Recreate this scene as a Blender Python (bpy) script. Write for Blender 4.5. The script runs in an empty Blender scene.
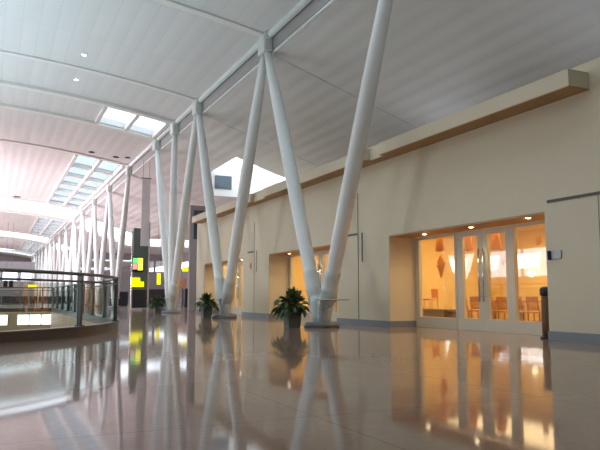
import bpy, bmesh, math, random
from mathutils import Vector, Matrix
from mathutils.geometry import tessellate_polygon
random.seed(7)
S = bpy.context.scene
C = S.collection
PI = math.pi

# ------------------------------------------------------------------ materials
def mat(name, col, rough=.5, metal=0.0, spec=.5, noise=0.0, nscale=8.0, emit=None, estr=0.0, bump=0.0, coat=0.0):
    m = bpy.data.materials.new(name); m.use_nodes = True
    nt = m.node_tree; b = nt.nodes['Principled BSDF']
    b.inputs['Base Color'].default_value = (*col, 1)
    b.inputs['Roughness'].default_value = rough
    b.inputs['Metallic'].default_value = metal
    b.inputs['Specular IOR Level'].default_value = spec
    b.inputs['Coat Weight'].default_value = coat
    if noise or bump:
        tc = nt.nodes.new('ShaderNodeTexCoord')
        n = nt.nodes.new('ShaderNodeTexNoise'); n.inputs['Scale'].default_value = nscale
        n.inputs['Detail'].default_value = 4
        nt.links.new(tc.outputs['Object'], n.inputs['Vector'])
        if noise:
            r = nt.nodes.new('ShaderNodeMix'); r.data_type = 'RGBA'
            r.inputs['A'].default_value = (*[max(0, c * (1 - noise)) for c in col], 1)
            r.inputs['B'].default_value = (*[min(1, c * (1 + noise)) for c in col], 1)
            nt.links.new(n.outputs['Fac'], r.inputs['Factor'])
            nt.links.new(r.outputs['Result'], b.inputs['Base Color'])
        if bump:
            bp = nt.nodes.new('ShaderNodeBump'); bp.inputs['Strength'].default_value = bump
            bp.inputs['Distance'].default_value = .02
            nt.links.new(n.outputs['Fac'], bp.inputs['Height'])
            nt.links.new(bp.outputs['Normal'], b.inputs['Normal'])
    if emit:
        b.inputs['Emission Color'].default_value = (*emit, 1)
        b.inputs['Emission Strength'].default_value = estr
    return m

def glass_mat(name, tint, refl=1.0):
    """thin architectural pane: tinted see-through plus Fresnel mirror"""
    m = bpy.data.materials.new(name); m.use_nodes = True
    nt = m.node_tree; nt.nodes.clear()
    out = nt.nodes.new('ShaderNodeOutputMaterial')
    mx = nt.nodes.new('ShaderNodeMixShader')
    tr = nt.nodes.new('ShaderNodeBsdfTransparent'); tr.inputs['Color'].default_value = (*tint, 1)
    gl = nt.nodes.new('ShaderNodeBsdfGlossy'); gl.inputs['Roughness'].default_value = .02
    fr = nt.nodes.new('ShaderNodeFresnel'); fr.inputs['IOR'].default_value = 1.45
    mu = nt.nodes.new('ShaderNodeMath'); mu.operation = 'MULTIPLY'; mu.inputs[1].default_value = refl
    nt.links.new(fr.outputs[0], mu.inputs[0]); nt.links.new(mu.outputs[0], mx.inputs[0])
    nt.links.new(tr.outputs[0], mx.inputs[1]); nt.links.new(gl.outputs[0], mx.inputs[2])
    nt.links.new(mx.outputs[0], out.inputs[0])
    return m

def floor_mat():
    m = bpy.data.materials.new('terrazzo'); m.use_nodes = True
    nt = m.node_tree; b = nt.nodes['Principled BSDF']
    tc = nt.nodes.new('ShaderNodeTexCoord')
    v = nt.nodes.new('ShaderNodeTexVoronoi'); v.inputs['Scale'].default_value = 22
    nt.links.new(tc.outputs['Object'], v.inputs['Vector'])
    cr = nt.nodes.new('ShaderNodeValToRGB')
    cr.color_ramp.elements[0].color = (.305, .198, .15, 1); cr.color_ramp.elements[1].color = (.335, .224, .17, 1)
    sep = nt.nodes.new('ShaderNodeSeparateColor'); nt.links.new(v.outputs['Color'], sep.inputs[0])
    nt.links.new(sep.outputs[0], cr.inputs[0])
    n = nt.nodes.new('ShaderNodeTexNoise'); n.inputs['Scale'].default_value = .5; n.inputs['Detail'].default_value = 3
    nt.links.new(tc.outputs['Object'], n.inputs['Vector'])
    mx = nt.nodes.new('ShaderNodeMix'); mx.data_type = 'RGBA'; mx.blend_type = 'MULTIPLY'; mx.inputs['Factor'].default_value = 1
    ra = nt.nodes.new('ShaderNodeMapRange'); ra.inputs[3].default_value = .82; ra.inputs[4].default_value = 1.12
    nt.links.new(n.outputs['Fac'], ra.inputs[0])
    nt.links.new(cr.outputs[0], mx.inputs['A']); nt.links.new(ra.outputs[0], mx.inputs['B'])
    br = nt.nodes.new('ShaderNodeTexBrick')
    br.offset = 0; br.squash = 1
    br.inputs['Scale'].default_value = 1
    br.inputs['Color1'].default_value = (1, 1, 1, 1); br.inputs['Color2'].default_value = (.93, .93, .93, 1)
    br.inputs['Mortar'].default_value = (.55, .53, .5, 1)
    br.inputs['Mortar Size'].default_value = .006
    br.inputs['Brick Width'].default_value = 2.13; br.inputs['Row Height'].default_value = 2.13
    nt.links.new(tc.outputs['Object'], br.inputs['Vector'])
    m2 = nt.nodes.new('ShaderNodeMix'); m2.data_type = 'RGBA'; m2.blend_type = 'MULTIPLY'; m2.inputs['Factor'].default_value = 1
    nt.links.new(mx.outputs['Result'], m2.inputs['A']); nt.links.new(br.outputs['Color'], m2.inputs['B'])
    nt.links.new(m2.outputs['Result'], b.inputs['Base Color'])
    b.inputs['Roughness'].default_value = .055
    b.inputs['IOR'].default_value = 1.56
    # the polish is a little hazy: a share of the mirror image is softly spread
    b2 = nt.nodes.new('ShaderNodeBsdfPrincipled'); b2.inputs['Roughness'].default_value = .30; b2.inputs['IOR'].default_value = 1.56
    nt.links.new(m2.outputs['Result'], b2.inputs['Base Color'])
    ms = nt.nodes.new('ShaderNodeMixShader'); ms.inputs[0].default_value = .20
    nt.links.new(b.outputs[0], ms.inputs[1]); nt.links.new(b2.outputs[0], ms.inputs[2])
    nt.links.new(ms.outputs[0], nt.nodes['Material Output'].inputs['Surface'])
    return m

def ceiling_mat(name, mortar, bump):
    m = bpy.data.materials.new(name); m.use_nodes = True
    nt = m.node_tree; b = nt.nodes['Principled BSDF']
    tc = nt.nodes.new('ShaderNodeTexCoord')
    br = nt.nodes.new('ShaderNodeTexBrick'); br.offset = 0
    br.inputs['Scale'].default_value = 1
    br.inputs['Color1'].default_value = (.74, .75, .75, 1); br.inputs['Color2'].default_value = (.70, .71, .715, 1)
    br.inputs['Mortar'].default_value = (*mortar, 1)
    br.inputs['Mortar Size'].default_value = .02
    br.inputs['Brick Width'].default_value = .6; br.inputs['Row Height'].default_value = 4.25
    nt.links.new(tc.outputs['Object'], br.inputs['Vector'])
    nt.links.new(br.outputs['Color'], b.inputs['Base Color'])
    w = nt.nodes.new('ShaderNodeTexWave'); w.bands_direction = 'X'; w.inputs['Scale'].default_value = .52
    w.inputs['Distortion'].default_value = .4
    nt.links.new(tc.outputs['Object'], w.inputs['Vector'])
    bp = nt.nodes.new('ShaderNodeBump'); bp.inputs['Strength'].default_value = bump; bp.inputs['Distance'].default_value = .05
    nt.links.new(w.outputs['Fac'], bp.inputs['Height']); nt.links.new(bp.outputs['Normal'], b.inputs['Normal'])
    b.inputs['Roughness'].default_value = .55
    return m

def paper_mat(name, col):
    m = bpy.data.materials.new(name); m.use_nodes = True
    nt = m.node_tree; nt.nodes.clear()
    out = nt.nodes.new('ShaderNodeOutputMaterial'); mx = nt.nodes.new('ShaderNodeMixShader'); mx.inputs[0].default_value = .45
    d = nt.nodes.new('ShaderNodeBsdfDiffuse'); t = nt.nodes.new('ShaderNodeBsdfTranslucent')
    for q in (d, t): q.inputs['Color'].default_value = (*col, 1)
    nt.links.new(d.outputs[0], mx.inputs[1]); nt.links.new(t.outputs[0], mx.inputs[2]); nt.links.new(mx.outputs[0], out.inputs[0])
    return m
M = dict(
    floor=floor_mat(), ceil=ceiling_mat('ceiling_panels', (.665, .675, .68), .12), ceil_low=ceiling_mat('lower_ceiling_panels', (.70, .71, .715), .3),
    cream=mat('cream_wall', (.66, .59, .44), .55, noise=.03, nscale=1.5),
    cream_panel=mat('cream_panel', (.69, .61, .46), .5, noise=.03, nscale=1.5),
    tan=mat('tan_wood', (.46, .27, .11), .5, noise=.12, nscale=6),
    chan=mat('channel_grey', (.22, .22, .20), .6),
    fasc=mat('fascia_grey', (.34, .34, .34), .6),
    joint=mat('joint_dark', (.10, .09, .075), .6),
    skirt=mat('blue_grey_skirting', (.20, .22, .245), .4, noise=.05),
    steel=mat('white_painted_steel', (.83, .88, .89), .35, noise=.02, nscale=3),
    casting=mat('cast_node_paint', (.66, .71, .70), .4, noise=.05, nscale=14),
    plinth=mat('plinth_grey', (.30, .33, .37), .5, noise=.1),
    shelf=mat('shelf_metal', (.42, .43, .45), .3, metal=.6),
    frame=mat('door_frame_paint', (.60, .56, .46), .4, noise=.03),
    chrome=mat('brushed_steel', (.62, .64, .67), .25, metal=1, noise=.05, nscale=30),
    shopwall=mat('shop_yellow_wall', (.86, .62, .25), .6, noise=.05, nscale=2),
    shopceil=mat('shop_ceiling', (.85, .78, .62), .6),
    orange=paper_mat('orange_paper', (.85, .44, .11)),
    rust=paper_mat('rust_paper', (.74, .33, .08)),
    wood=mat('chair_wood', (.58, .22, .06), .4, noise=.2, nscale=12),
    darkwood=mat('bench_wood', (.16, .10, .06), .45, noise=.2, nscale=10),
    white=mat('white_laminate', (.82, .80, .74), .4),
    black=mat('black_matte', (.025, .025, .03), .5, noise=.1),
    screen=mat('dark_screen', (.012, .014, .02), .12),
    teal=mat('teal_grey_cladding', (.11, .15, .15), .35, noise=.06, nscale=2),
    darkglass=mat('dark_blue_glass', (.05, .09, .12), .08),
    glass=glass_mat('clear_glass', (.95, .95, .92), .42),
    balglass=glass_mat('green_tint_glass', (.60, .70, .68), .16),
    skyglass=glass_mat('skylight_glass', (.33, .37, .40), .2),
    skyclear=glass_mat('clear_skylight_glass', (.78, .84, .88), .2),
    winglass=glass_mat('window_glass', (.95, .97, .98), .8),
    post=mat('post_grey_steel', (.13, .16, .17), .35, metal=.5),
    kerb=mat('kerb_grey', (.085, .08, .08), .35, noise=.1),
    peach=mat('peach_fascia', (.70, .47, .30), .5, noise=.05),
    pot=mat('pot_slate_green', (.075, .10, .10), .45, noise=.12, nscale=9),
    soil=mat('soil', (.04, .028, .02), .9, noise=.4, nscale=30),
    leaf=mat('leaf_green', (.075, .125, .04), .38, noise=.45, nscale=14),
    stem=mat('stem_green', (.09, .12, .05), .6),
    endwall=mat('end_wall_grey', (.28, .26, .27), .6, noise=.06),
    lowfloor=mat('lower_floor', (.30, .24, .18), .5, noise=.1),
    lampwarm=mat('lamp_warm', (1, .9, .7), .5, emit=(1, .78, .48), estr=14),
    lampwhite=mat('lamp_white', (1, 1, 1), .5, emit=(1, .98, .95), estr=5),
    panel=mat('light_panel_face', (1, 1, 1), .5, emit=(1, .98, .94), estr=2.6),
    globe=mat('globe_glow', (1, 1, .9), .5, emit=(1, .86, .55), estr=3),
    yellow=mat('yellow_backlit', (.9, .85, .0), .4, emit=(1, .93, .0), estr=.95),
    scr_g=mat('screen_green', (.1, .6, .15), .4, emit=(.18, .85, .25), estr=.8),
    scr_p=mat('screen_pink', (.8, .35, .4), .4, emit=(.95, .42, .45), estr=.7),
    scr_y=mat('screen_yellow', (.8, .8, .1), .4, emit=(.95, .98, .08), estr=.95),
    banner=mat('banner_pink_white', (.72, .66, .68), .5, noise=.18, nscale=1.5),
    poster=mat('poster_salmon', (.75, .38, .26), .5, noise=.2, nscale=2),
    plate_b=mat('plate_navy', (.04, .06, .10), .35),
    plate_g=mat('plate_grey', (.42, .46, .48), .35),
    seat=mat('seat_purple_black', (.06, .05, .075), .5, noise=.1),
    trimw=mat('trim_white', (.80, .80, .78), .4),
    darkvent=mat('speaker_dark', (.05, .05, .055), .6),
)

# ------------------------------------------------------------------ helpers
def tag(o, label=None, cat=None, group=None, kind=None):
    if label: o['label'] = label
    if cat: o['category'] = cat
    if group: o['group'] = group
    if kind: o['kind'] = kind
    elif cat: o['kind'] = 'thing'
    return o

def empty(name, loc=(0, 0, 0), rz=0):
    o = bpy.data.objects.new(name, None); C.objects.link(o)
    o.location = loc; o.rotation_euler = (0, 0, rz); o.empty_display_size = .2
    return o

class MB:
    def __init__(s): s.v = []; s.f = []; s.sm = []; s.mi = []; s.cur = 0
    def add(s, vs, fs, smooth=False):
        b = len(s.v); s.v += [tuple(v) for v in vs]
        for f in fs: s.f.append([b + i for i in f]); s.sm.append(smooth); s.mi.append(s.cur)
        return s
    def box(s, a, b):
        x0, x1 = sorted((a[0], b[0])); y0, y1 = sorted((a[1], b[1])); z0, z1 = sorted((a[2], b[2]))
        return s.hexa([(x0, y0, z0), (x1, y0, z0), (x1, y1, z0), (x0, y1, z0), (x0, y0, z1), (x1, y0, z1), (x1, y1, z1), (x0, y1, z1)])
    def hexa(s, p):
        return s.add(p, [(0, 3, 2, 1), (4, 5, 6, 7), (0, 1, 5, 4), (1, 2, 6, 5), (2, 3, 7, 6), (3, 0, 4, 7)])
    def bbox(s, a, b, c=.01):
        """box with chamfered edges"""
        bm = bmesh.new(); bmesh.ops.create_cube(bm, size=1)
        sx, sy, sz = [abs(b[i] - a[i]) for i in range(3)]; m = [(a[i] + b[i]) / 2 for i in range(3)]
        for v in bm.verts: v.co = Vector((v.co.x * sx + m[0], v.co.y * sy + m[1], v.co.z * sz + m[2]))
        bmesh.ops.bevel(bm, geom=list(bm.edges), offset=min(c, sx * .4, sy * .4, sz * .4), segments=2, affect='EDGES', profile=.5)
        bm.verts.index_update()
        s.add([v.co[:] for v in bm.verts], [[v.index for v in f.verts] for f in bm.faces]); bm.free(); return s
    def tube(s, pts, rad, n=12, caps=True, smooth=True):
        """swept round bar through pts; rad = number or list"""
        P = [Vector(p) for p in pts]; R = rad if isinstance(rad, (list, tuple)) else [rad] * len(P)
        t0 = (P[1] - P[0]).normalized()
        up = Vector((0, 0, 1)) if abs(t0.z) < .9 else Vector((1, 0, 0))
        vs = []; u = None
        for i, p in enumerate(P):
            t = ((P[min(i + 1, len(P) - 1)] - P[max(i - 1, 0)])).normalized()
            if u is None: u = t.cross(up).normalized()
            else: u = (u - t * u.dot(t)).normalized()
            w = t.cross(u)
            for k in range(n):
                a = 2 * PI * k / n; vs.append(p + (u * math.cos(a) + w * math.sin(a)) * R[i])
        fs = []
        for i in range(len(P) - 1):
            for k in range(n):
                k2 = (k + 1) % n; fs.append((i * n + k, i * n + k2, (i + 1) * n + k2, (i + 1) * n + k))
        s.add(vs, fs, smooth)
        if caps:
            b = len(s.v) - len(vs)
            s.f.append([b + k for k in range(n)][::-1]); s.sm.append(False); s.mi.append(s.cur)
            s.f.append([b + (len(P) - 1) * n + k for k in range(n)]); s.sm.append(False); s.mi.append(s.cur)
        return s
    def lathe(s, prof, c=(0, 0, 0), n=24, smooth=True):
        """prof = [(r, z)] round a vertical axis"""
        vs = []; fs = []
        for r, z in prof:
            for k in range(n):
                a = 2 * PI * k / n; vs.append((c[0] + r * math.cos(a), c[1] + r * math.sin(a), c[2] + z))
        for i in range(len(prof) - 1):
            for k in range(n):
                k2 = (k + 1) % n; fs.append((i * n + k, i * n + k2, (i + 1) * n + k2, (i + 1) * n + k))
        fs.append(list(range(n))[::-1]); fs.append([(len(prof) - 1) * n + k for k in range(n)])
        return s.add(vs, fs, smooth)
    def prism(s, poly, axis, a, b):
        """poly 2-D outline extruded along axis from a to b"""
        n = len(poly)
        def P(q, t):
            return {'X': (t, q[0], q[1]), 'Y': (q[0], t, q[1]), 'Z': (q[0], q[1], t)}[axis]
        vs = [P(q, a) for q in poly] + [P(q, b) for q in poly]
        return s.add(vs, [list(range(n))[::-1], list(range(n, 2 * n))] + [(i, (i + 1) % n, n + (i + 1) % n, n + i) for i in range(n)])
    def build(s, name, m, parent=None):
        me = bpy.data.meshes.new(name); me.from_pydata(s.v, [], s.f)
        for mm in (m if isinstance(m, (list, tuple)) else [m]): me.materials.append(mm)
        me.polygons.foreach_set('use_smooth', s.sm); me.polygons.foreach_set('material_index', s.mi)
        bm = bmesh.new(); bm.from_mesh(me); bmesh.ops.recalc_face_normals(bm, faces=bm.faces); bm.to_mesh(me); bm.free()
        me.update()
        o = bpy.data.objects.new(name, me); C.objects.link(o)
        if parent: o.parent = parent
        return o

def children(o): return [c for c in bpy.data.objects if c.parent == o]
def copy_tree(o, parent=None):
    c = o.copy(); C.objects.link(c)
    if parent: c.parent = parent; c.matrix_parent_inverse = o.matrix_parent_inverse
    for ch in children(o): copy_tree(ch, c)
    return c
def struct(o, label, cat): return tag(o, label, cat, kind='structure')

# ------------------------------------------------------------------ constants of the place
XC, Y0, SP = 8.47, 16.525, 8.512            # column row, first column, spacing
XW = 10.03                                  # face of the shop wall
XG = 10.95                                  # plane of the shop glazing
YN, YF = -14.0, 172.0                       # near / far end of hall
XL, XR = -18.0, 26.0
def vz(x): return 11.2 - .0083 * (x + 3) ** 2    # vaulted hall ceiling
def rz(x): return 9.42 - .32 * (x - 8.7) if x < 15.5 else 7.244   # lower roof over shops

# ------------------------------------------------------------------ void in the floor (stadium shape)
VC = (-4.65, 19.3); VR = 7.72; VY = 39.0
void = []
for i in range(49):
    a = PI + PI * i / 48
    void.append((VC[0] + VR * math.cos(a), VC[1] + VR * math.sin(a)))     # left -> near -> right
void.append((VC[0] + VR, VY)); void.append((VC[0] - VR, VY))
outer = [(XL, YN), (XR, YN), (XR, YF), (XL, YF)]
tri = tessellate_polygon([[Vector((*p, 0)) for p in outer], [Vector((*p, 0)) for p in void]])
fl = MB(); allp = outer + void
fl.add([(x, y, 0) for x, y in allp], [list(t) for t in tri])
fo = fl.build('floor', M['floor'])
struct(fo, 'polished pinkish grey terrazzo floor of the concourse', 'floor')
for p in fo.data.polygons:
    if p.normal.z < 0: p.flip()
# fascia round the void
fa = MB(); n = len(void)
fa.add([(x, y, -.004) for x, y in void] + [(x, y, -1.0) for x, y in void], [(i, (i + 1) % n, n + (i + 1) % n, n + i) for i in range(n)])
struct(fa.build('trim_1', M['peach']), 'peach fascia band round the edge of the floor opening', 'trim')
lw = MB(); lw.add([(x, y, -1.0) for x, y in [(XL, 8), (6, 8), (6, 44), (XL, 44)]] + [(x, y, -5) for x, y in [(XL, 8), (6, 8), (6, 44), (XL, 44)]],
                  [(i, (i + 1) % 4, 4 + (i + 1) % 4, 4 + i) for i in range(4)])
struct(lw.build('wall_lower', M['lowfloor']), 'walls of the lower level below the floor opening', 'wall')
lf = MB(); lf.add([(XL, 8, -5), (6, 8, -5), (6, 44, -5), (XL, 44, -5)], [(0, 1, 2, 3)])
struct(lf.build('floor_lower', M['lowfloor']), 'brown floor of the lower level below the opening', 'floor')

# ------------------------------------------------------------------ ceilings
GAPS = [(73, 84), (110, 122), (150, 164)]
STRIPS = [(2.0, 17.0), (34.1, 37.4), (47.0, 72.4), (86.5, 109.5), (124.5, 149)]
def sheet(name, xs, ys, zf, solid, thick, m):
    mb = MB(); idx = {}
    for i, x in enumerate(xs):
        for j, y in enumerate(ys):
            idx[i, j] = len(mb.v); mb.v.append((x, y, zf(x)))
    for i in range(len(xs) - 1):
        for j in range(len(ys) - 1):
            if solid((xs[i] + xs[i + 1]) / 2, (ys[j] + ys[j + 1]) / 2):
                mb.f.append([idx[i, j], idx[i, j + 1], idx[i + 1, j + 1], idx[i + 1, j]]); mb.sm.append(False); mb.mi.append(0)
    o = mb.build(name, m)
    for p in o.data.polygons:
        if p.normal.z > 0: p.flip()
    bm = bmesh.new(); bm.from_mesh(o.data)
    bmesh.ops.delete(bm, geom=[v for v in bm.verts if not v.link_faces], context='VERTS')
    r = bmesh.ops.extrude_face_region(bm, geom=list(bm.faces))
    top = [g for g in r['geom'] if isinstance(g, bmesh.types.BMVert)]
    bmesh.ops.translate(bm, verts=top, vec=(0, 0, thick))
    bmesh.ops.recalc_face_normals(bm, faces=bm.faces); bm.to_mesh(o.data); bm.free()
    return o
ysl = sorted({YN, YF, *[v for g in GAPS + STRIPS for v in g]})
def solid_l(x, y):
    if any(a < y < b for a, b in GAPS) and -17 < x < 8.25: return False
    if any(a < y < b for a, b in STRIPS) and 4.95 < x < 8.2: return False
    return True
xsl = [XL, -17, -14, -11, -8.5, -6, -4, -2, 0, 1.8, 3.4, 4.95, 5.8, 6.6, 7.4, 8.2, 8.6]
cl = sheet('ceiling', xsl, ysl, vz, solid_l, .35, M['ceil'])
struct(cl, 'vaulted white metal panel ceiling with skylight openings', 'ceiling')
def solid_r(x, y):
    if any(a < y < b for a, b in GAPS) and 9.2 < x < 25.5: return False
    if 33.2 < y < 37.5 and 11.8 < x < 22: return False
    return True
cr = sheet('ceiling_shops', [8.7, 9.2, 11.8, 13.5, 15.5, 22, 25.5, XR], sorted({YN, YF, 33.2, 37.5, *[v for g in GAPS for v in g]}), rz, solid_r, .35, M['ceil_low'])
struct(cr, 'lower sloping ceiling over the shop fronts', 'ceiling')
fb = MB(); fb.box((8.6, YN, 9.5), (8.7, YF, 10.45))
struct(fb.build('trim_2', M['fasc']), 'white fascia between the vaulted ceiling and the lower ceiling', 'trim')
# ribs across the vault at every roof node and at the ends of skylight bays
def arc_rib(mb, y, w, d, x0=-17.6, x1=8.5, n=22):
    pts = [x0 + (x1 - x0) * i / n for i in range(n + 1)]
    for i in range(n):
        a, b = pts[i], pts[i + 1]
        mb.hexa([(a, y - w, vz(a) - d), (b, y - w, vz(b) - d), (b, y + w, vz(b) - d), (a, y + w, vz(a) - d),
                 (a, y - w, vz(a) + .01), (b, y - w, vz(b) + .01), (b, y + w, vz(b) + .01), (a, y + w, vz(a) + .01)])
for y, w, d in [(Y0 - 2.5 * SP, .16, .07), (Y0 - 1.5 * SP, .16, .07), (Y0 - .5 * SP, .16, .07), (Y0 + .5 * SP, .16, .07), (Y0 + 1.5 * SP, .13, .08), (33.55, .2, .16), (37.7, .2, .14),
                (46.4, .18, .1), (72.7, .2, .2), (85.0, .3, .2), (109.8, .2, .2), (123.2, .3, .2), (149.4, .2, .2)]:
    r = MB(); arc_rib(r, y, w, d); r.build('ceiling_rib', M['trimw'], cl)
# one rib on the sloping ceiling
for y in (Y0 + .5 * SP, Y0 + 1.5 * SP, 46.4, 63.4):
    r = MB(); w = .07
    for a, b in ((8.7, 15.5), (15.5, 25.9)):
        r.hexa([(a, y - w, rz(a) - .012), (b, y - w, rz(b) - .012), (b, y + w, rz(b) - .012), (a, y + w, rz(a) - .012),
                (a, y - w, rz(a) + .01), (b, y - w, rz(b) + .01), (b, y + w, rz(b) + .01), (a, y + w, rz(a) + .01)])
    r.build('ceiling_rib', M['ceil_low'], cr)
# skylights with their glazing bars
wn = 0
for (a, b), rows in zip(STRIPS, (5, 1, 6, 6, 6)):
    wn += 1
    fr = MB()
    ystep = [a + (b - a) * k / rows for k in range(rows + 1)]
    for x in (4.95, 6.6, 8.2):
        fr.hexa([(x - .1, a, vz(x) - .12), (x + .1, a, vz(x) - .12), (x + .1, b, vz(x) - .12), (x - .1, b, vz(x) - .12),
                 (x - .1, a, vz(x) + .3), (x + .1, a, vz(x) + .3), (x + .1, b, vz(x) + .3), (x - .1, b, vz(x) + .3)])
    for y in ystep[1:-1]:
        for p, q in ((4.95, 6.6), (6.6, 8.2)):
            fr.hexa([(p, y - .22, vz(p) - .03), (q, y - .22, vz(q) - .03), (q, y + .22, vz(q) - .03), (p, y + .22, vz(p) - .03),
                     (p, y - .22, vz(p) + .28), (q, y - .22, vz(q) + .28), (q, y + .22, vz(q) + .28), (p, y + .22, vz(p) + .28)])
    o = fr.build('window_%d' % wn, M['trimw'])
    struct(o, 'white framed strip of roof skylights, %s from the camera along the columns' % ('nearest', 'second', 'third', 'fourth', 'farthest')[wn - 1], 'skylight')
    g = MB()
    for p, q in ((4.95, 6.6), (6.6, 8.2)):
        g.add([(p, a, vz(p) + .2), (q, a, vz(q) + .2), (q, b, vz(q) + .2), (p, b, vz(p) + .2)], [(0, 1, 2, 3)])
    g.build('glass', M['skyglass' if wn > 2 else 'skyclear'], o)

# ------------------------------------------------------------------ hall end and side walls
w = MB(); w.box((XL - .3, YN, 0), (XL, YF, 2.4)); w.box((XL - .3, YN, 4.9), (XL, YF, 9.8))
struct(w.build('wall_left', M['cream']), 'left wall of the hall with a long band of windows', 'wall')
wn += 1
fr = MB(); y = YN
while y < YF:
    fr.box((XL - .2, y - .09, 2.4), (XL - .02, y + .09, 4.9)); y += SP / 2
for z in (2.45, 4.85): fr.box((XL - .2, YN, z - .06), (XL - .02, YF, z + .06))
o = fr.build('window_%d' % wn, M['trimw']); struct(o, 'long window wall on the left side of the hall', 'window')
g = MB(); g.add([(XL - .1, YN, 2.4), (XL - .1, YF, 2.4), (XL - .1, YF, 4.9), (XL - .1, YN, 4.9)], [(0, 1, 2, 3)]); g.build('glass', M['winglass'], o)
w = MB(); w.box((XL, YN - .3, 0), (XR, YN, 12))
struct(w.build('wall_front', M['cream']), 'end wall of the hall behind the camera', 'wall')
w = MB(); w.box((XL, YF, 0), (XR, YF + .3, 4.5)); w.box((XL, YF, 7.2), (XR, YF + .3, 12))
for k in range(12): w.box((XL + k * 4, YF, 4.5), (XL + k * 4 + .4, YF + .3, 7.2))
struct(w.build('wall_back', M['endwall']), 'dark far end wall of the hall with a window band', 'wall')
w = MB(); w.box((XR, 34.6, 0), (XR + .3, YF, 5.0)); w.box((XR, 34.6, 6.0), (XR + .3, YF, 8)); w.box((XR, YN, 0), (XR + .3, 34.6, 8))
struct(w.build('wall_right', M['endwall']), 'outer right wall of the hall beyond the shops', 'wall')
# partition behind the check-in area with a strip of windows
w = MB(); w.box((9.6, 100, 0), (XR, 100.3, 4.6)); w.box((9.6, 100, 6.3), (XR, 100.3, 7.6))
for k in range(6): w.box((9.6 + k * 3.2, 100, 4.6), (9.9 + k * 3.2, 100.3, 6.3))
struct(w.build('wall_partition', M['endwall']), 'grey partition wall with a window strip far behind the columns', 'wall')
# far cross-hall gantry on the left with dark soffit
w = MB(); w.box((-12, 118, 0), (6.5, 118.4, 3.4)); w.box((-12, 118, 5.2), (6.5, 118.4, 6.6))
for k in range(8): w.box((-12 + k * 2.64, 118, 3.4), (-11.75 + k * 2.64, 118.4, 5.2))
struct(w.build('wall_gantry', M['endwall']), 'dark cross wall with bright openings far down the hall', 'wall')

# ------------------------------------------------------------------ shop wall
MOD = 8.76
REC = [(9.70, 15.42), (18.46, 24.18), (27.22, 32.94)]
YE = 34.42
w = MB()
prev = YN
for a, b in REC:
    w.box((XW, prev, 0), (XG, a, 5.27)); w.box((XW, a, 2.55), (XG, b, 5.27)); prev = b
w.box((XW, prev, 0), (XG, YE, 5.27))
w.box((XG, YE - .3, 0), (17.2, YE, 5.27))
w.box((XG, YN, 5.0), (17.2, YE - .3, 5.27))
w.box((17.0, YN, 0), (17.2, YE - .3, 5.0))
sw = w.build('wall_shops', M['cream']); struct(sw, 'cream plaster wall with three recessed shop fronts', 'wall')
for i, (a, b) in enumerate(REC):
    s = MB(); s.box((XW + .005, a + .004, 2.51), (XG - .06, b - .004, 2.548)); s.build('soffit', M['tan'], sw)
sk = MB(); prev = YN
for a, b in REC:
    sk.box((XW - .02, prev, 0), (XW - .001, a, .17)); sk.box((XW - .02, b - .001, 0), (XG - .06, b - .02, .17)); sk.box((XW - .02, a + .02, 0), (XG - .06, a + .001, .17)); prev = b
sk.box((XW - .02, prev, 0), (XW - .001, YE, .17))
struct(sk.build('baseboard_right', M['skirt']), 'blue grey skirting along the foot of the shop wall', 'baseboard')
# flush joints and slots
t = MB()
for yj, zt in ((8.4, 2.71), (17.12, 4.0), (25.80, 4.0)): t.box((XW - .006, yj - (.006 if yj < 9 else .02), .17), (XW - .001, yj + (.006 if yj < 9 else .02), zt))
struct(t.build('trim_3', M['joint']), 'thin dark vertical joints between the wall panels', 'trim')
t = MB()
for a, b in ((9.62, 6.6), (17.86, 17.18), (26.6, 25.86)): t.box((XW - .012, a, 2.71), (XW - .001, b, 2.77))
struct(t.build('trim_4', M['joint']), 'dark horizontal slots above the flush panels in the shop wall', 'trim')
t = MB()
for yj in (16.88, 25.52): t.box((XW - .015, yj - .03, 1.88), (XW - .001, yj + .03, 2.76))
struct(t.build('trim_5', M['chan']), 'short grey vertical channels on the shop wall', 'trim')
# bulkhead above
for i, (a, b) in enumerate([(8.48, 15.05), (15.80, 23.55), (24.95, 33.6)]):
    o = MB().box((9.5, a, 4.74), (XW - .002, b, 5.06)).build('trim_%d' % (6 + i), M['cream'])
    struct(o, 'cream bulkhead box along the top of the shop wall, %s from the camera' % ('nearest', 'second', 'farthest')[i], 'bulkhead')
    MB().box((9.5, a, 4.72), (XW - .002, b, 4.738)).build('soffit', M['tan'], o)
for i, (a, b) in enumerate([(15.055, 15.795), (23.555, 24.945)]):
    o = MB().box((9.68, a, 4.74), (XW - .002, b, 5.02)).build('trim_%d' % (9 + i), M['cream'])
    struct(o, 'set back length of bulkhead between the %s boxes' % ('first and second', 'second and third')[i], 'bulkhead')
    MB().box((9.68, a, 4.72), (XW - .002, b, 4.738)).build('soffit', M['tan'], o)
# high glazed screen beyond the first skylight bay on the shop side
o = MB().box((11.7, 37.42, 6.9), (16.2, 37.49, 8.9)).build('trim_11', M['trimw']); struct(o, 'white curb at the far edge of the skylight above the shops', 'trim')
MB().box((11.95, 37.36, 7.35), (13.0, 37.415, 8.15)).build('dark_pane', M['darkglass'], o)
# dark glazed box face beyond the end of the shops
o = MB().box((11.2, 40, 0), (16.5, 40.3, 4.45)).box((11.2, 40, 4.45), (11.42, 40.3, 6.6)).box((11.42, 40, 6.3), (16.5, 40.3, 6.6)).box((12.1, 40.02, 4.45), (12.16, 40.28, 6.3)).box((12.9, 40.02, 4.45), (12.96, 40.28, 6.3)).box((14.6, 40.02, 4.45), (14.7, 40.28, 6.3)).build('window_20', M['endwall'])
struct(o, 'grey wall with high dark windows just past the end of the shops', 'window')
MB().box((11.42, 40.12, 4.45), (16.5, 40.16, 6.3)).build('glass', M['darkglass'], o)

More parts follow.
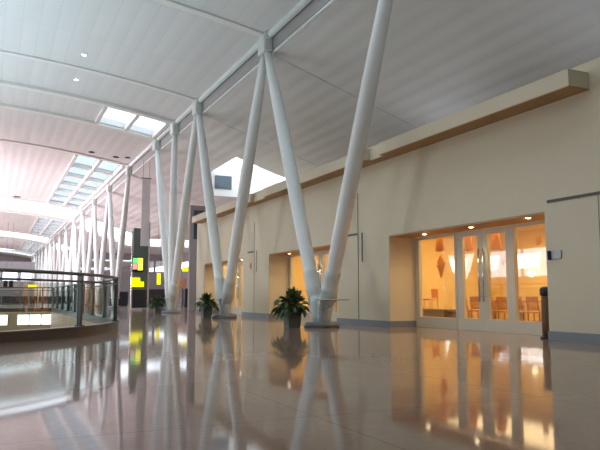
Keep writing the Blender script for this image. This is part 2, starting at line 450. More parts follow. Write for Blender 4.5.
# ------------------------------------------------------------------ shop fronts
def rect_frame(mb, x0, x1, ya, yb, z0, z1, l, r, b, t):
    """frame in the plane of the glazing; ya > yb; l at ya side"""
    mb.box((x0, ya, z0), (x1, ya - l, z1)); mb.box((x0, yb, z0), (x1, yb + r, z1))
    mb.box((x0, ya - l, z0), (x1, yb + r, z0 + b)); mb.box((x0, ya - l, z1 - t), (x1, yb + r, z1))
dn = 0; wk = 4
place = ['nearest shop', 'middle shop', 'farthest shop']
for i in range(3):
    dy = MOD * i
    x0, x1 = XG - .05, XG + .05
    for k, (ya, yb, side) in enumerate([(15.41, 13.60, 'left'), (11.60, 9.71, 'right')]):
        wk += 1
        f = MB(); rect_frame(f, x0, x1, ya + dy, yb + dy, .003, 2.505, .17 if k == 0 else .09, .07, .29, .07)
        o = f.build('window_%d' % (wk + 3), M['frame']); struct(o, '%s sidelight window of the %s front' % (side, place[i]), 'window')
        MB().box((XG - .006, ya + dy - (.16 if k == 0 else .08), .28), (XG + .006, yb + dy + .06, 2.44)).build('glass', M['glass'], o)
    for k, (ya, yb, side) in enumerate([(13.595, 12.60, 'left'), (12.595, 11.605, 'right')]):
        dn += 1
        f = MB(); rect_frame(f, x0 + .01, x1 - .01, ya + dy, yb + dy, .003, 2.505, .24 if k == 0 else .18, .17 if k == 0 else .19, .30, .13)
        o = f.build('door_%d' % dn, M['frame']); struct(o, '%s glazed door leaf of the %s front' % (side, place[i]), 'door')
        MB().box((XG - .006, ya + dy - .15, .3), (XG + .006, yb + dy + .15, 2.40)).build('glass', M['glass'], o)
        hy = (yb + dy + .075) if k == 0 else (ya + dy - .075)
        h = MB(); h.tube([(x0 - .055, hy, .72), (x0 - .055, hy, 2.02)], .02)
        for z in (.85, 1.9): h.tube([(x0 - .055, hy, z), (x0 + .01, hy, z)], .012, 8)
        h.build('pull_handle', M['chrome'], o)
    # shop interior shell
    ya, yb = 9.5 + dy, 18.2 + dy
    s = MB(); s.box((16.5, ya, 0), (16.6, yb, 3.2)); s.box((XG + .06, ya - .05, 0), (16.5, ya, 3.2)); s.box((XG + .06, yb, 0), (16.5, yb + .05, 3.2))
    struct(s.build('wall_shop_%d' % (i + 1), M['shopwall']), 'warm yellow inner walls of the %s' % place[i], 'wall')
    s = MB(); s.box((XG + .06, ya, 3.1), (16.5, yb, 3.2)); s.box((XG + .05, ya, 2.56), (XG + .06, yb, 3.1))
    struct(s.build('ceiling_shop_%d' % (i + 1), M['shopceil']), 'inner ceiling of the %s' % place[i], 'ceiling')
    L = bpy.data.lights.new('shop_lamp', 'AREA'); L.shape = 'RECTANGLE'; L.size = 4.2; L.size_y = 6.5; L.energy = 370 if i == 0 else 330; L.color = (1, .74, .40)
    lo = bpy.data.objects.new('shop_lamp', L); C.objects.link(lo); lo.location = (13.2, 13.9 + dy, 3.05)

# recessed downlights in the soffits
k = 0
dl0 = None
DLAB = ['leftmost', 'middle', 'rightmost']
for i in range(3):
    for q, (x, y) in enumerate([(10.42, 14.29), (10.38, 12.36), (10.24, 10.36)]):
        if dl0 is None:
            e = empty('downlight'); dl0 = e
            MB().lathe([(.045, -.004), (.085, -.010), (.09, 0)], n=20).build('trim_ring', M['trimw'], e)
            MB().lathe([(.05, -.014), (.05, -.006)], n=20).build('lamp', M['lampwarm'], e)
        else: e = copy_tree(dl0)
        e.location = (x, y + MOD * i, 2.509)
        tag(e, '%s recessed downlight in the soffit of the %s front' % (DLAB[q], place[i]), 'light', 'downlights over the shop fronts')
        L = bpy.data.lights.new('downlight_spot', 'SPOT'); L.energy = 26; L.color = (1, .68, .36); L.spot_size = 2.3; L.spot_blend = .8; L.shadow_soft_size = .06
        lo = bpy.data.objects.new('downlight_spot', L); C.objects.link(lo); lo.location = (x, y + MOD * i, 2.47)

# ------------------------------------------------------------------ V columns
def leg_tube(mb, a, b, n=20):
    A, B = Vector(a), Vector(b); k = 14; P = []; R = []
    for i in range(k + 1):
        t = i / k; P.append(A.lerp(B, t))
        R.append(.135 + .085 * math.sin(PI * min(1, max(0, (t * .88 + .12)))) ** .7)
    mb.tube(P, R, n)
    # square the head of the leg off level, flush under the cast node
    d = (B - A).normalized(); m = len(mb.v)
    for i in range(m - n, m):
        v = Vector(mb.v[i]); mb.v[i] = tuple(v + d * ((B.z - v.z) / d.z))
def make_column(y, legs, shelf=False):
    e = empty('v_column', (XC, y, 0))
    sides = []
    for dy in legs:
        s = (dy > 0) - (dy < 0); sides.append((s, dy))
        b0 = (0, .30 * s, .62); b1 = (0, dy - .17 * s, 9.39)
        l = MB(); leg_tube(l, b0, b1); l.build('leg', M['steel'], e)
        # cast sleeve gripping the foot of the leg
        A, B = Vector(b0), Vector(b1); d = (B - A).normalized()
        sl = MB(); P = []; R = []
        for t, r in ((0, .18), (.06, .215), (.38, .226), (.42, .238), (.50, .238), (.54, .226), (.80, .22), (.84, .23), (.92, .23), (1.0, .208), (1.05, .18)):
            P.append(A + d * t); R.append(r)
        sl.tube(P, R, 20); sl.build('sleeve', M['casting'], e)
    # tapered pedestal: two fins joined by a web
    p = MB()
    for s in (-1, 1):
        p.tube([(0, .12 * s, .09), (0, .16 * s, .3), (0, .26 * s, .62), (0, .31 * s, .86)], [.20, .20, .215, .20], 18)
    p.prism([(-.16, .1), (.16, .1), (.30, .8), (-.30, .8)], 'X', -.10, .10)
    p.build('pedestal', M['casting'], e)
    MB().lathe([(.50, .0), (.50, .10), (.44, .14), (.40, .14)], n=28).build('plinth', M['plinth'], e)
    if shelf:
        sh = MB(); sh.bbox((-.34, -1.55, .745), (.02, -.25, .775), .01)
        sh.tube([(-.16, -.2, .45), (-.16, -1.2, .745)], .02, 8)
        sh.build('shelf', M['shelf'], e)
    else:
        MB().lathe([(.34, .72), (.37, .74), (.37, .77), (.34, .79)], n=24).build('collar', M['casting'], e)
    return e
H = SP / 2
ordw = ['nearest', 'second', 'third', 'fourth', 'fifth', 'sixth', 'seventh', 'eighth', 'ninth', 'tenth', 'eleventh', 'twelfth', 'thirteenth', 'fourteenth', 'fifteenth', 'sixteenth', 'seventeenth']
first = make_column(Y0, (-H, H), True); tag(first, 'white V-shaped column nearest the camera, grey shelf at its foot', 'column', 'white V columns along the concourse')
sec = make_column(Y0 + SP, (-H, H)); tag(sec, 'white V-shaped column second from the camera, rising behind a small plant pot', 'column', 'white V columns along the concourse')
thi = make_column(Y0 + 2 * SP, (-H, .001 * 0, H)[0:1] + (H,)); tag(thi, 'white column cluster of three legs, third from the camera', 'column', 'white V columns along the concourse')
l = MB(); leg_tube(l, (0, 0, .7), (0, 0, 9.39)); l.build('leg', M['steel'], thi)
j = 3
for k in range(4, 18):
    o = copy_tree(sec); o.location.y = Y0 + SP * k
    tag(o, 'white V-shaped column far down the row, %s from the camera' % ordw[j], 'column', 'white V columns along the concourse'); j += 1

# roof beam with a cast node where legs meet
beam = empty('roof_beam', (XC, 0, 10.0)); tag(beam, 'white tubular roof beam on top of the V columns with cast nodes', 'beam', kind='structure')
MB().tube([(0, YN + .05, .02), (0, YF - .05, .02)], .12, 14).build('tube', M['steel'], beam)
MB().tube([(.20, YN + .05, -.54), (.20, YF - .05, -.54)], .055, 10).build('edge_tube', M['steel'], beam)
def node(y, y0=None):
    m = MB()
    m.bbox((-.22, y - .33, -.60), (.15, y + .33, .02), .07)
    m.tube([(-.02, y - .42, .02), (-.02, y + .42, .02)], .17, 14)
    return m
n0 = None
for k in [-1.5, -.5, .5, 1.5, 2, 2.5] + [i + .5 for i in range(3, 18)]:
    if n0 is None:
        n0 = node(0).build('node_casting', M['casting'], beam); o = n0
    else:
        o = n0.copy(); C.objects.link(o); o.parent = beam
    o.location = (0, Y0 + SP * k, 0)

# ------------------------------------------------------------------ ceiling fittings
def fitting(x, y, m, r, label, cat, name, group):
    e = empty(name, (x, y, vz(x) - .004))
    MB().lathe([(r * 1.3, 0), (r * 1.3, -.03), (r, -.045)], n=16).build('trim_ring', M['trimw'] if m == 'lampwhite' else M['darkvent'], e)
    MB().lathe([(r, -.046), (r * .8, -.06)], n=16).build('lens', M[m], e)
    tag(e, label, cat, group)
fitting(3.06, 27.56, 'lampwhite', .10, 'small lit downlight in the hall ceiling, the upper of two near the ribs', 'light', 'ceiling_downlight', 'hall ceiling downlights')
fitting(3.13, 30.96, 'lampwhite', .10, 'small lit downlight in the hall ceiling, the lower of two near the ribs', 'light', 'ceiling_downlight', 'hall ceiling downlights')
fitting(5.73, 45.2, 'darkvent', .17, 'dark round ceiling speaker left of a pair between the skylights', 'speaker', 'ceiling_speaker', 'dark ceiling speakers')
fitting(7.3, 44.9, 'darkvent', .17, 'dark round ceiling speaker, middle one between the skylights', 'speaker', 'ceiling_speaker', 'dark ceiling speakers')
fitting(7.95, 44.2, 'darkvent', .15, 'dark round ceiling speaker closest to the roof beam', 'speaker', 'ceiling_speaker', 'dark ceiling speakers')
fitting(2.0, 72.0, 'darkvent', .3, 'dark ceiling speaker just before the first bright roof band', 'speaker', 'ceiling_speaker', 'dark ceiling speakers')
fitting(2.3, 85.2, 'darkvent', .3, 'dark ceiling speaker just beyond the first bright roof band', 'speaker', 'ceiling_speaker', 'dark ceiling speakers')

# ------------------------------------------------------------------ glass balustrade round the void
bal = empty('glass_balustrade', (0, 0, 0)); tag(bal, 'curved glass balustrade with grey posts and twin rails round the floor opening', 'balustrade')
def path(off, z, step=2.0):
    R = VR + off; pts = []
    for i in range(61):
        a = PI + PI * i / 60; pts.append((VC[0] + R * math.cos(a), VC[1] + R * math.sin(a), z))
    pts.append((VC[0] + R, VY + off, z)); pts.append((VC[0] - R, VY + off, z)); return pts
def ring_band(mb, o0, o1, z0, z1):
    a, b = path(o0, z0), path(o1, z0); n = len(a)
    vs = a + b + [(x, y, z1) for x, y, _ in a] + [(x, y, z1) for x, y, _ in b]
    fs = []
    for i in range(n):
        k = (i + 1) % n
        fs += [(i, k, n + k, n + i), (2 * n + i, 3 * n + i, 3 * n + k, 2 * n + k), (i, 2 * n + i, 2 * n + k, k), (n + i, n + k, 3 * n + k, 3 * n + i)]
    mb.add(vs, fs)
kb = MB(); ring_band(kb, .004, .16, .001, .19); kb.build('kerb', M['kerb'], bal)
kc = MB(); ring_band(kc, -.01, .19, .19, .215); kc.build('kerb_cap', M['post'], bal)
pts_end = path(.08, 0)
def closed_tube(off, z, r):
    P = path(off, z); P = P + [P[0]]
    return MB().tube(P, r, 10, caps=False)
closed_tube(.08, 1.33, .036).build('handrail', M['post'], bal)
closed_tube(.08, 1.17, .024).build('mid_rail', M['post'], bal)
# posts and panes
stations = []
R = VR + .08
phi_p = [math.atan2(y - VC[1], x - VC[0]) for x, y in ((.08, 13.09), (1.758, 14.848), (2.972, 17.631))]
angs = [phi_p[0] - .29 * k for k in range(7, 0, -1)] + phi_p
for a in angs: stations.append((VC[0] + R * math.cos(a), VC[1] + R * math.sin(a), a))
yy = 20.6
while yy < VY: stations.append((VC[0] + R, yy, 0.0)); yy += 2.6
xx = VC[0] + R - .0
nst = len(stations)
back = []
xx = 2.6
while xx > VC[0] - R: back.append((xx, VY + .08, PI / 2)); xx -= 2.6
for x, y, a in stations + back:
    m = MB(); m.bbox((-.05, -.035, .2), (.05, .035, 1.36), .012); m.bbox((-.09, -.06, .21), (.09, .06, .24), .01)
    m.box((-.075, -.02, 1.0), (-.05, .02, 1.36))
    o = m.build('post', M['post'], bal); o.location = (x, y, 0); o.rotation_euler.z = a
def pane(p, q):
    m = MB(); m.add([(*p, .24), (*q, .24), (*q, 1.12), (*p, 1.12)], [(0, 1, 2, 3)]); m.build('glass_pane', M['balglass'], bal)
def pane_arc(a0, a1):
    m = MB(); n = 8; vs = []
    for i in range(n + 1):
        a = a0 + (a1 - a0) * i / n
        vs += [(VC[0] + R * math.cos(a), VC[1] + R * math.sin(a), .23), (VC[0] + R * math.cos(a), VC[1] + R * math.sin(a), 1.12)]
    m.add(vs, [(2 * i, 2 * i + 2, 2 * i + 3, 2 * i + 1) for i in range(n)], True); m.build('glass_pane', M['balglass'], bal)
g_ = .06 / R
for a, b in zip(angs, angs[1:]): pane_arc(a + g_, b - g_)
sl_ = [s[:2] for s in stations if s[2] == 0.0]
pane_arc(angs[-1] + g_, -.0)
for p, q in zip(sl_, sl_[1:]): pane((p[0], p[1] + .07), (q[0], q[1] - .07))
for p, q in zip(back, back[1:]): pane((p[0] - .07, p[1]), (q[0] + .07, q[1]))
# luminous panels on the far fascia of the void
p0 = None
for k, x in enumerate((.60, 1.66, 2.27, 2.74 + .14)):
    if p0 is None:
        e = empty('light_panel'); p0 = e
        MB().bbox((-.295, -.05, -.29), (.295, 0, .29), .015).build('housing', M['trimw'], e)
        MB().bbox((-.275, -.07, -.27), (.275, -.045, .27), .02).build('diffuser', M['panel'], e)
    else: e = copy_tree(p0)
    e.location = (x, VY - .003, -.42)
    tag(e, ['glowing white square panel at the left, apart from the other three', 'glowing white square panel, left one of the three close together', 'glowing white square panel, middle of the three close together', 'glowing white square panel, right one of the three close together'][k], 'light panel', 'glowing panels on the edge of the opening')

# ------------------------------------------------------------------ plants
def make_plant(name, loc, sc, n, seed, label, cat='plant'):
    rnd = random.Random(seed)
    e = empty(name, loc); e.scale = (sc, sc, sc)
    a, b, h = .165, .205, .52
    p = MB()
    p.hexa([(-a, -a, 0), (a, -a, 0), (a, a, 0), (-a, a, 0), (-b, -b, h), (b, -b, h), (b, b, h), (-b, b, h)])
    for q in ((-b - .012, -b - .012, b + .012, -b + .03), (-b - .012, b - .03, b + .012, b + .012), (-b - .012, -b + .03, -b + .03, b - .03), (b - .03, -b + .03, b + .012, b - .03)):
        p.box((q[0], q[1], h - .02), (q[2], q[3], h + .045))
    p.build('pot', M['pot'], e)
    MB().box((-b + .03, -b + .03, h), (b - .03, b - .03, h + .02)).build('soil', M['soil'], e)
    st = MB(); lf = MB()
    for i in range(n):
        az = rnd.uniform(0, 2 * PI); el = rnd.uniform(.15, 1.35) if rnd.random() < .8 else rnd.uniform(1.2, 1.5)
        L = rnd.uniform(.28, .56) * (1.0 if el < .9 else .8)
        base = Vector((rnd.uniform(-.09, .09), rnd.uniform(-.09, .09), h + .02))
        d = Vector((math.cos(az) * math.cos(el), math.sin(az) * math.cos(el), math.sin(el)))
        droop = rnd.uniform(.1, .5) * math.cos(el)
        pts = []
        for k in range(5):
            t = k / 4; pts.append(base + d * L * t * .72 + Vector((0, 0, -droop * (t * .72) ** 2 * L * 1.6)))
        st.tube(pts, [.008, .007, .006, .005, .004], 5)
        # blade
        tip0 = pts[-1]; dirv = (pts[-1] - pts[-2]).normalized()
        side = dirv.cross(Vector((0, 0, 1)))
        side = side.normalized() if side.length > 1e-3 else Vector((1, 0, 0))
        side = (Matrix.Rotation(rnd.uniform(-.7, .7), 3, dirv) @ side)
        nn = side.cross(dirv).normalized()
        bl = rnd.uniform(.20, .32); wd = rnd.uniform(.04, .07)
        vs = []; 
        cur = tip0.copy(); dv = dirv.copy()
        for k in range(7):
            t = k / 6; wv = wd * math.sin(PI * (.04 + .94 * t)) ** .8
            vs += [cur + side * wv + nn * wv * .35, cur, cur - side * wv + nn * wv * .35]
            dv = (dv + Vector((0, 0, -.16))).normalized(); cur = cur + dv * bl / 6
        fs = []
        for k in range(6):
            q = 3 * k; fs += [(q, q + 1, q + 4, q + 3), (q + 1, q + 2, q + 5, q + 4)]
        lf.add(vs, fs, True)
    st.build('stems', M['stem'], e); lf.build('foliage', M['leaf'], e)
    return tag(e, label, cat, 'potted plants at the column feet')
make_plant('potted_plant', (7.45, 16.3, 0), 1.0, 190, 3, 'leafy green plant in a dark square pot by the nearest column')
make_plant('potted_plant', (7.65, 24.8, 0), .93, 150, 5, 'leafy green plant in a dark pot beside the second column')
make_plant('potted_plant', (7.9, 34.2, 0), .85, 120, 9, 'dark leafy potted plant beside the three-legged column')

# ------------------------------------------------------------------ shop furniture
def make_chair():
    e = empty('dining_chair')
    for sx, sy in ((-1, -1), (-1, 1), (1, -1), (1, 1)):
        m = MB()
        if sx < 0: m.tube([(-.19, .19 * sy, 0), (-.18, .19 * sy, .44), (-.23, .19 * sy, .84)], [.017, .02, .016], 8)
        else: m.tube([(.19, .18 * sy, 0), (.18, .18 * sy, .43)], [.016, .02], 8)
        m.build('leg', M['wood'], e)
    MB().bbox((-.21, -.22, .43), (.22, .22, .465), .012).build('seat', M['wood'], e)
    b = MB(); b.bbox((-.245, -.2, .70), (-.205, .2, .85), .012); b.bbox((-.20, -.19, .50), (-.18, .19, .55), .008)
    for k in range(5):
        y = -.14 + .07 * k; b.hexa([(-.195, y - .014, .54), (-.18, y - .014, .54), (-.18, y + .014, .54), (-.195, y + .014, .54), (-.225, y - .014, .71), (-.21, y - .014, .71), (-.21, y + .014, .71), (-.225, y + .014, .71)])
    b.build('backrest', M['wood'], e)
    for q in (-.188, .175): MB().box((-.17, q, .2), (.17, q + .013, .225)).build('stretcher', M['wood'], e)
    return e
def make_table():
    e = empty('cafe_table')
    MB().bbox((-.36, -.42, .70), (.36, .42, .735), .012).build('tabletop', M['wood'], e)
    MB().lathe([(.12, .03), (.12, .68), (.2, .70)], n=18).build('pedestal', M['white'], e)
    MB().lathe([(.27, 0), (.27, .015), (.12, .035)], n=20).build('base', M['white'], e)
    return e
ch0 = tb0 = None
cpos = ['leftmost of the row, seen through the left door', 'second from left in the row', 'third from left in the row', 'fourth from left in the row', 'fifth from left in the row, behind the right sidelight', 'sixth from left in the row, behind the right sidelight', 'rightmost of the row, behind the right sidelight']
for k in range(7):
    e = make_chair() if ch0 is None else copy_tree(ch0)
    if ch0 is None: ch0 = e
    e.location = (12.55, 15.15 - .54 * k, 0)
    tag(e, 'brown wooden dining chair, ' + cpos[k], 'chair', 'chairs inside the nearest shop')
for k, y in enumerate((14.88, 13.8, 12.72)):
    e = make_table() if tb0 is None else copy_tree(tb0)
    if tb0 is None: tb0 = e
    e.location = (13.22, y, 0)
    tag(e, 'wooden cafe table on white pedestal inside nearest shop, %s of three' % ('leftmost', 'middle', 'rightmost')[k], 'table', 'tables inside the nearest shop')
# low bench
e = empty('bench', (12.35, 16.45, 0)); tag(e, 'long low dark wooden bench behind the left sidelight', 'bench')
MB().bbox((-.22, -.85, .38), (.22, .85, .47), .015).build('seat', M['darkwood'], e)
MB().bbox((-.19, -.82, .06), (.19, .82, .38), .01).build('body', M['darkwood'], e)
for s in (-1, 1): MB().box((-.18, .7 * s - .05, 0), (.18, .7 * s + .05, .06)).build('leg', M['black'], e)
# high stool
e = empty('high_stool', (13.0, 17.55, 0)); tag(e, 'orange high stool with a back standing behind the low bench', 'stool')
for sx, sy in ((-1, -1), (-1, 1), (1, -1), (1, 1)):
    MB().tube([(.2 * sx, .2 * sy, 0), (.14 * sx, .14 * sy, .74)], .015, 8).build('leg', M['wood'], e)
MB().bbox((-.19, -.19, .73), (.19, .19, .78), .02).build('seat', M['orange'], e)
MB().bbox((.15, -.18, .8), (.19, .18, 1.1), .02).box((.16, -.14, .76), (.18, -.11, .82)).box((.16, .11, .76), (.18, .14, .82)).build('backrest', M['orange'], e)
# hanging paper ornaments
def orn(y, z, polys, label, x=11.35, mats=('orange', 'rust')):
    e = empty('hanging_ornament', (x, y, z)); tag(e, label, 'ornament', 'paper ornaments hung behind the shop glass')
    top = max(q[1] for P in polys for q in P)
    for i, P in enumerate(polys): MB().prism(P, 'X', -.02 + .004 * (i % 2), .02 - .004 * (i % 2)).build('paper_shape', M[mats[i % 2]], e)
    MB().tube([(0, 0, top - .02), (0, 0, 3.095 - z)], .003, 5).build('thread', M['white'], e)
bell = [(-.2, -.2), (.2, -.2), (.19, -.08), (.12, .2), (-.12, .2), (-.19, -.08)]
bell_in = [(-.08, -.22), (.08, -.22), (.06, .06), (-.06, .06)]
dia = [(0, -.2), (.16, 0), (0, .22), (-.16, 0)]
tail = [(-.14, -.16), (0, -.46), (.12, -.18), (.22, -.06), (.04, -.12), (-.2, -.02)]
orn(14.84, 2.32, [bell, bell_in], 'orange bell shaped paper ornament hanging at top of left sidelight')
orn(15.1, 1.82, [dia, tail], 'orange diamond paper ornament with tail below the bell ornament', x=11.56)
orn(13.66, 2.26, [bell, bell_in], 'orange bell shaped paper ornament behind the left door')
orn(12.62, 2.24, [bell, bell_in], 'orange bell shaped paper ornament behind the right door', mats=('orange', 'rust'))
star = [(.09 * (1 if i % 2 else .5) * math.cos(PI * i / 6), .09 * (1 if i % 2 else .5) * math.sin(PI * i / 6)) for i in range(12)]
orn(12.36, 1.68, [star], 'small dark red star ornament behind the right door glass', mats=('rust', 'rust'))
orn(11.22, 2.12, [[(-.1, -.04), (.02, -.1), (.06, .08), (-.08, .1)]], 'small orange paper scrap ornament at top of right sidelight')
orn(10.72, 2.0, [[(-.24, -.1), (.24, -.1), (.2, .1), (.08, .17), (-.1, .15), (-.22, .06)]], 'broad orange cap shaped ornament at top right of right sidelight')
orn(10.84, 1.5, [[(-.09, -.2), (.05, -.26), (.1, .04), (.06, .24), (-.08, .12)]], 'rust paper ribbon ornament low at right edge of right sidelight', mats=('rust', 'orange'), x=11.6)
# wall globe
e = empty('wall_globe_lamp', (16.49, 16.5, 1.6)); tag(e, 'small glowing globe lamp on the yellow back wall of the shop', 'lamp')
bm = MB(); bm.lathe([(.005, -.11), (.06, -.09), (.10, -.04), (.11, 0), (.10, .04), (.06, .09), (.005, .11)], c=(-.14, 0, 0), n=18); bm.build('globe', M['globe'], e)
MB().box((-.06, -.04, -.05), (0, .04, .05)).build('bracket', M['chrome'], e)
# simple fittings in the second shop
e = empty('wall_cabinet', (16.2, 22.8, 0)); tag(e, 'tall brown display cabinet inside the middle shop', 'cabinet')
MB().bbox((-.25, -1.2, 0), (.28, 1.2, 2.0), .02).build('body', M['wood'], e)
for z in (.6, 1.1, 1.6): MB().box((-.3, -1.15, z), (-.25, 1.15, z + .04)).build('shelf', M['darkwood'], e)

# projecting sign plate and bin by the nearest shop
e = empty('projecting_sign', (XW, 9.58, 1.66)); tag(e, 'small navy and grey sign plate by the right edge of the shop recess', 'sign')
MB().bbox((-.10, -.02, -.09), (0, .0, .09), .006).build('navy_plate', M['plate_b'], e)
MB().bbox((-.03, -.28, -.075), (-.003, -.03, .085), .006).build('grey_plate', M['plate_g'], e)
e = empty('post_bin', (10.2, 9.93, 0)); tag(e, 'slim dark post bin standing at the right edge of the shop recess', 'bin')
MB().lathe([(.13, 0), (.13, .03), (.10, .05)], n=20).build('base', M['black'], e)
MB().lathe([(.09, .05), (.10, .4), (.085, .82), (.09, .85)], n=20).build('body', M['darkwood'], e)
MB().lathe([(.075, .85), (.11, .88), (.115, .99), (.09, 1.03), (.03, 1.05)], n=20).build('lid', M['black'], e)
o = MB().bbox((XW - .02, 26.13, 2.02), (XW - .002, 26.3, 2.28), .005).build('wall_sign', M['orange']); tag(o, 'small orange sign on the cream wall right of the second column', 'sign')

# ------------------------------------------------------------------ totem with signs where the fourth column is missing
e = empty('sign_totem', (8.55, 42, 0)); tag(e, 'tall grey sign totem with screen and yellow sign among the far columns', 'sign')
for x in (-.53, .52):
    MB().bbox((x - .05, -.05, 0), (x + .05, .05, 5.0 if x < 0 else 5.6), .01).build('post', M['chrome'], e)
MB().bbox((-.46, -.03, 1.3), (.46, .30, 5.2), .02).build('core', M['teal'], e)
MB().bbox((-.46, -.03, .12), (.40, .35, 1.28), .02).build('kiosk', M['black'], e)
s = MB().bbox((-.55, -.16, 2.40), (.16, -.06, 3.34), .02).build('screen', M['screen'], e)
MB().box((-.52, -.172, 2.95), (-.2, -.161, 3.28)).build('green_field', M['scr_g'], s)
MB().box((-.52, -.172, 2.55), (-.24, -.161, 2.93)).build('pink_field', M['scr_p'], s)
MB().box((-.2, -.172, 2.5), (.12, -.161, 3.28)).build('yellow_field', M['scr_y'], s)
y_ = MB().bbox((-.56, -.15, 1.45), (-.02, -.06, 2.03), .01).bbox((-.02, -.15, 1.45), (.22, -.06, 1.78), .01).build('yellow_sign', M['yellow'], e)
o = empty('hanging_banner', (8.62, 41.2, 0)); tag(o, 'tall pale pink banner hanging above the sign totem', 'banner')
MB().bbox((-.26, -.03, 4.0), (.26, .03, 8.3), .01).build('cloth', M['banner'], o)
MB().tube([(-.32, 0, 8.32), (.32, 0, 8.32)], .035, 10).build('top_bar', M['post'], o)
MB().tube([(-.2, 0, 8.32), (-.2, 0, rz(8.7) + .1)], .012, 6).tube([(.2, 0, 8.32), (.2, 0, rz(8.82) + .03)], .012, 6).build('wire', M['post'], o)

# hanging yellow signs, poster, counters and seats beyond
def hang_sign(x0, x1, z0, z1, y, label, top):
    e = empty('hanging_sign', ((x0 + x1) / 2, y, z0)); tag(e, label, 'sign', 'yellow hanging signs'); hw = (x1 - x0) / 2
    MB().bbox((-hw, -.05, 0), (hw, .05, z1 - z0), .015).build('panel', M['yellow'], e)
    for s in (-1, 1): MB().tube([(hw * .7 * s, 0, z1 - z0 - .02), (hw * .7 * s, 0, top - z0)], .015, 6).build('rod', M['post'], e)
hang_sign(13.3, 13.62, 1.9, 2.9, 58, 'narrow upright yellow sign left of the three-legged column', rz(13.4) + .1)
hang_sign(15.6, 16.4, 3.1, 3.5, 58, 'wide yellow sign right of the three-legged column', rz(16) + .1)
hang_sign(4.7, 5.95, 2.05, 2.5, 100, 'yellow sign far away seen over the balustrade', vz(5.3) + .1)
e = empty('poster_stand', (15.75, 58.5, 0)); tag(e, 'salmon poster stand below the wide yellow sign', 'poster')
MB().bbox((-.36, -.03, 1.6), (.36, .03, 2.5), .01).build('poster', M['poster'], e)
MB().bbox((-.05, -.04, 0), (.05, .0, 1.6), .01).build('post', M['post'], e); MB().bbox((-.3, -.25, 0), (.3, .25, .03), .01).build('base', M['post'], e)
def counter(x0, x1, y, h, label, m='black'):
    e = empty('check_in_counter', ((x0 + x1) / 2, y, 0)); tag(e, label, 'counter', 'dark counters beyond the columns'); hw = (x1 - x0) / 2
    MB().bbox((-hw, -.35, .1), (hw, .35, h - .05), .02).build('body', M[m], e)
    MB().bbox((-hw - .03, -.4, h - .05), (hw + .03, .4, h), .01).build('top', M['post'], e)
    MB().box((-hw + .05, -.3, 0), (hw - .05, .3, .1)).build('kick', M['screen'], e)
counter(15.5, 17.0, 57, 1.55, 'tall black counter right of the three-legged column, under the wide yellow sign')
counter(12.3, 14.2, 59, 1.5, 'dark purple counter left of the three-legged column', 'seat')
counter(9.9, 11.5, 62, 1.3, 'dark counter just right of the sign totem')
# flat black screens far down the hall
for k, x in enumerate((1.75, 2.45)):
    e = empty('hanging_screen', (x, 98, 2.05)); tag(e, 'small black hanging screen far down the hall, %s of a pair' % ('left', 'right')[k], 'screen', 'far black screens')
    MB().bbox((-.27, -.06, 0), (.27, .06, .95), .02).build('panel', M['screen'], e)
    MB().tube([(0, 0, .95), (0, 0, vz(x) - 2.05 + .1)], .02, 6).build('rod', M['post'], e)
# rows of waiting seats past the opening
s0 = None
for k, (x, y) in enumerate([(1.2, 47), (3.6, 50), (5.0, 56), (2.2, 57)]):
    if s0 is None:
        e = empty('waiting_bench'); s0 = e
        MB().bbox((-1.1, -.05, .32), (1.1, .05, .38), .01).build('beam', M['post'], e)
        for q in range(4):
            MB().bbox((-1.08 + .55 * q, -.25, .40), (-.57 + .55 * q, .22, .46), .02).build('seat', M['seat'], e)
            m = MB(); x_ = -1.06 + .55 * q
            m.hexa([(x_, .18, .46), (x_ + .47, .18, .46), (x_ + .47, .23, .46), (x_, .23, .46), (x_, .30, .86), (x_ + .47, .30, .86), (x_ + .47, .34, .86), (x_, .34, .86)]); m.build('backrest', M['seat'], e)
        for s in (-.8, .8): MB().bbox((s - .03, -.2, 0), (s + .03, .2, .4), .01).build('leg', M['post'], e)
    else: e = copy_tree(s0)
    e.location = (x, y, 0)
    tag(e, 'dark row of waiting seats beyond the floor opening, ' + ('nearest of the four rows', 'second nearest of the four rows', 'rightmost row closest to the white columns', 'farthest row from the opening')[k], 'bench', 'waiting seats beyond the opening')

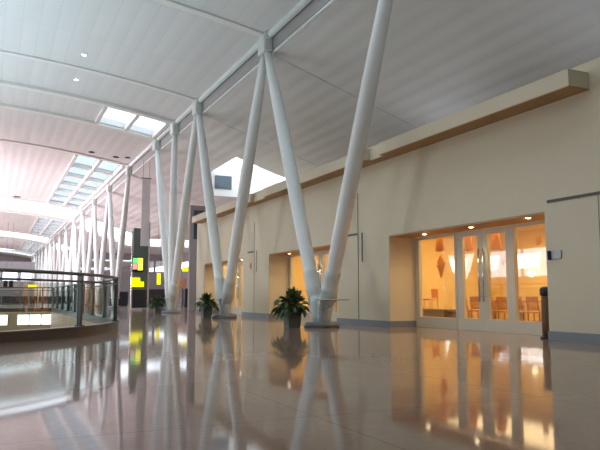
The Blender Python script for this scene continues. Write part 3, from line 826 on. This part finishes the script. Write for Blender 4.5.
# ------------------------------------------------------------------ light
W = bpy.data.worlds.new('World'); S.world = W; W.use_nodes = True
nt = W.node_tree; bg = nt.nodes['Background']; bg.inputs[1].default_value = 1
tc = nt.nodes.new('ShaderNodeTexCoord'); sx = nt.nodes.new('ShaderNodeSeparateXYZ'); nt.links.new(tc.outputs['Generated'], sx.inputs[0])
mr = nt.nodes.new('ShaderNodeMapRange'); mr.inputs[1].default_value = -.03; mr.inputs[2].default_value = .03; nt.links.new(sx.outputs[2], mr.inputs[0])
wm = nt.nodes.new('ShaderNodeMix'); wm.data_type = 'RGBA'
wm.inputs['A'].default_value = (.9, .9, .88, 1)      # sunlit apron outside
wm.inputs['B'].default_value = (2.3, 2.5, 2.72, 1)    # hazy bright sky
nt.links.new(mr.outputs[0], wm.inputs['Factor']); nt.links.new(wm.outputs['Result'], bg.inputs[0])
def area(name, loc, rot, sx, sy, e, col, spread=None):
    L = bpy.data.lights.new(name, 'AREA'); L.shape = 'RECTANGLE'; L.size = sx; L.size_y = sy; L.energy = e; L.color = col
    if spread: L.spread = math.radians(spread)
    o = bpy.data.objects.new(name, L); C.objects.link(o); o.location = loc; o.rotation_euler = rot; return o
# cove lamps on the shop roof washing the sloping ceiling
area('cove_lamp', (11.2, 14, 5.35), (PI, 0, 0), .3, 12, 12, (.85, .88, 1.0))
area('cove_lamp', (14.2, 18.6, 5.33), (PI, 0, 0), .3, 2.5, 11, (.85, .88, 1.0))
area('cove_lamp', (13.6, 10.4, 5.33), (PI, 0, 0), .3, 3, 11, (.85, .88, 1.0))
# daylight through the left windows, then added fill farther down the hall
for y, z, ln, h, e in ((10, 2.5, 4, 2, 250), (30, 2.5, 5, 2, 600), (40.3, 3.75, 2.6, 1.2, 60), (44.4, 3.75, 1.3, 1.2, 32), (48.6, 3.75, 1.2, 1.2, 28), (50.4, 3.75, 1.5, 1.2, 36)):
    area('window_daylight_fill', (XL + .3, y, z), (0, -PI / 2 - .2, 0), h, ln, e, (1, .98, .95))
for y, e in ((58, 4200), (75, 3200), (100, 2500), (130, 2500)): area('window_daylight_fill', (XL + .3, y, 2.2), (0, -PI / 2 - .5, 0), 2.6, 14, e, (1, .84, .90), 120)  # added pink fill with no visible source, lifts the far ceiling
# added unseen uplight below the floor opening, brightens the hall ceiling
area('void_fill_light', (-6.5, 25, -3.0), (PI, 0, 0), 11, 22, 1550, (.72, .94, 1.06), 112)

# ------------------------------------------------------------------ camera
cam = bpy.data.cameras.new('Camera'); co = bpy.data.objects.new('Camera', cam); C.objects.link(co)
cam.sensor_width = 36; cam.lens = 36 * 652 / 600; cam.clip_end = 600
co.location = (0, 0, .85)
co.rotation_euler = (math.radians(90 + 6.25), 0, math.radians(-25.25))
S.camera = co
S.view_settings.view_transform = 'Standard'; S.view_settings.look = 'None'
S.view_settings.exposure = .15; S.view_settings.gamma = 1; S.view_settings.use_curve_mapping = False
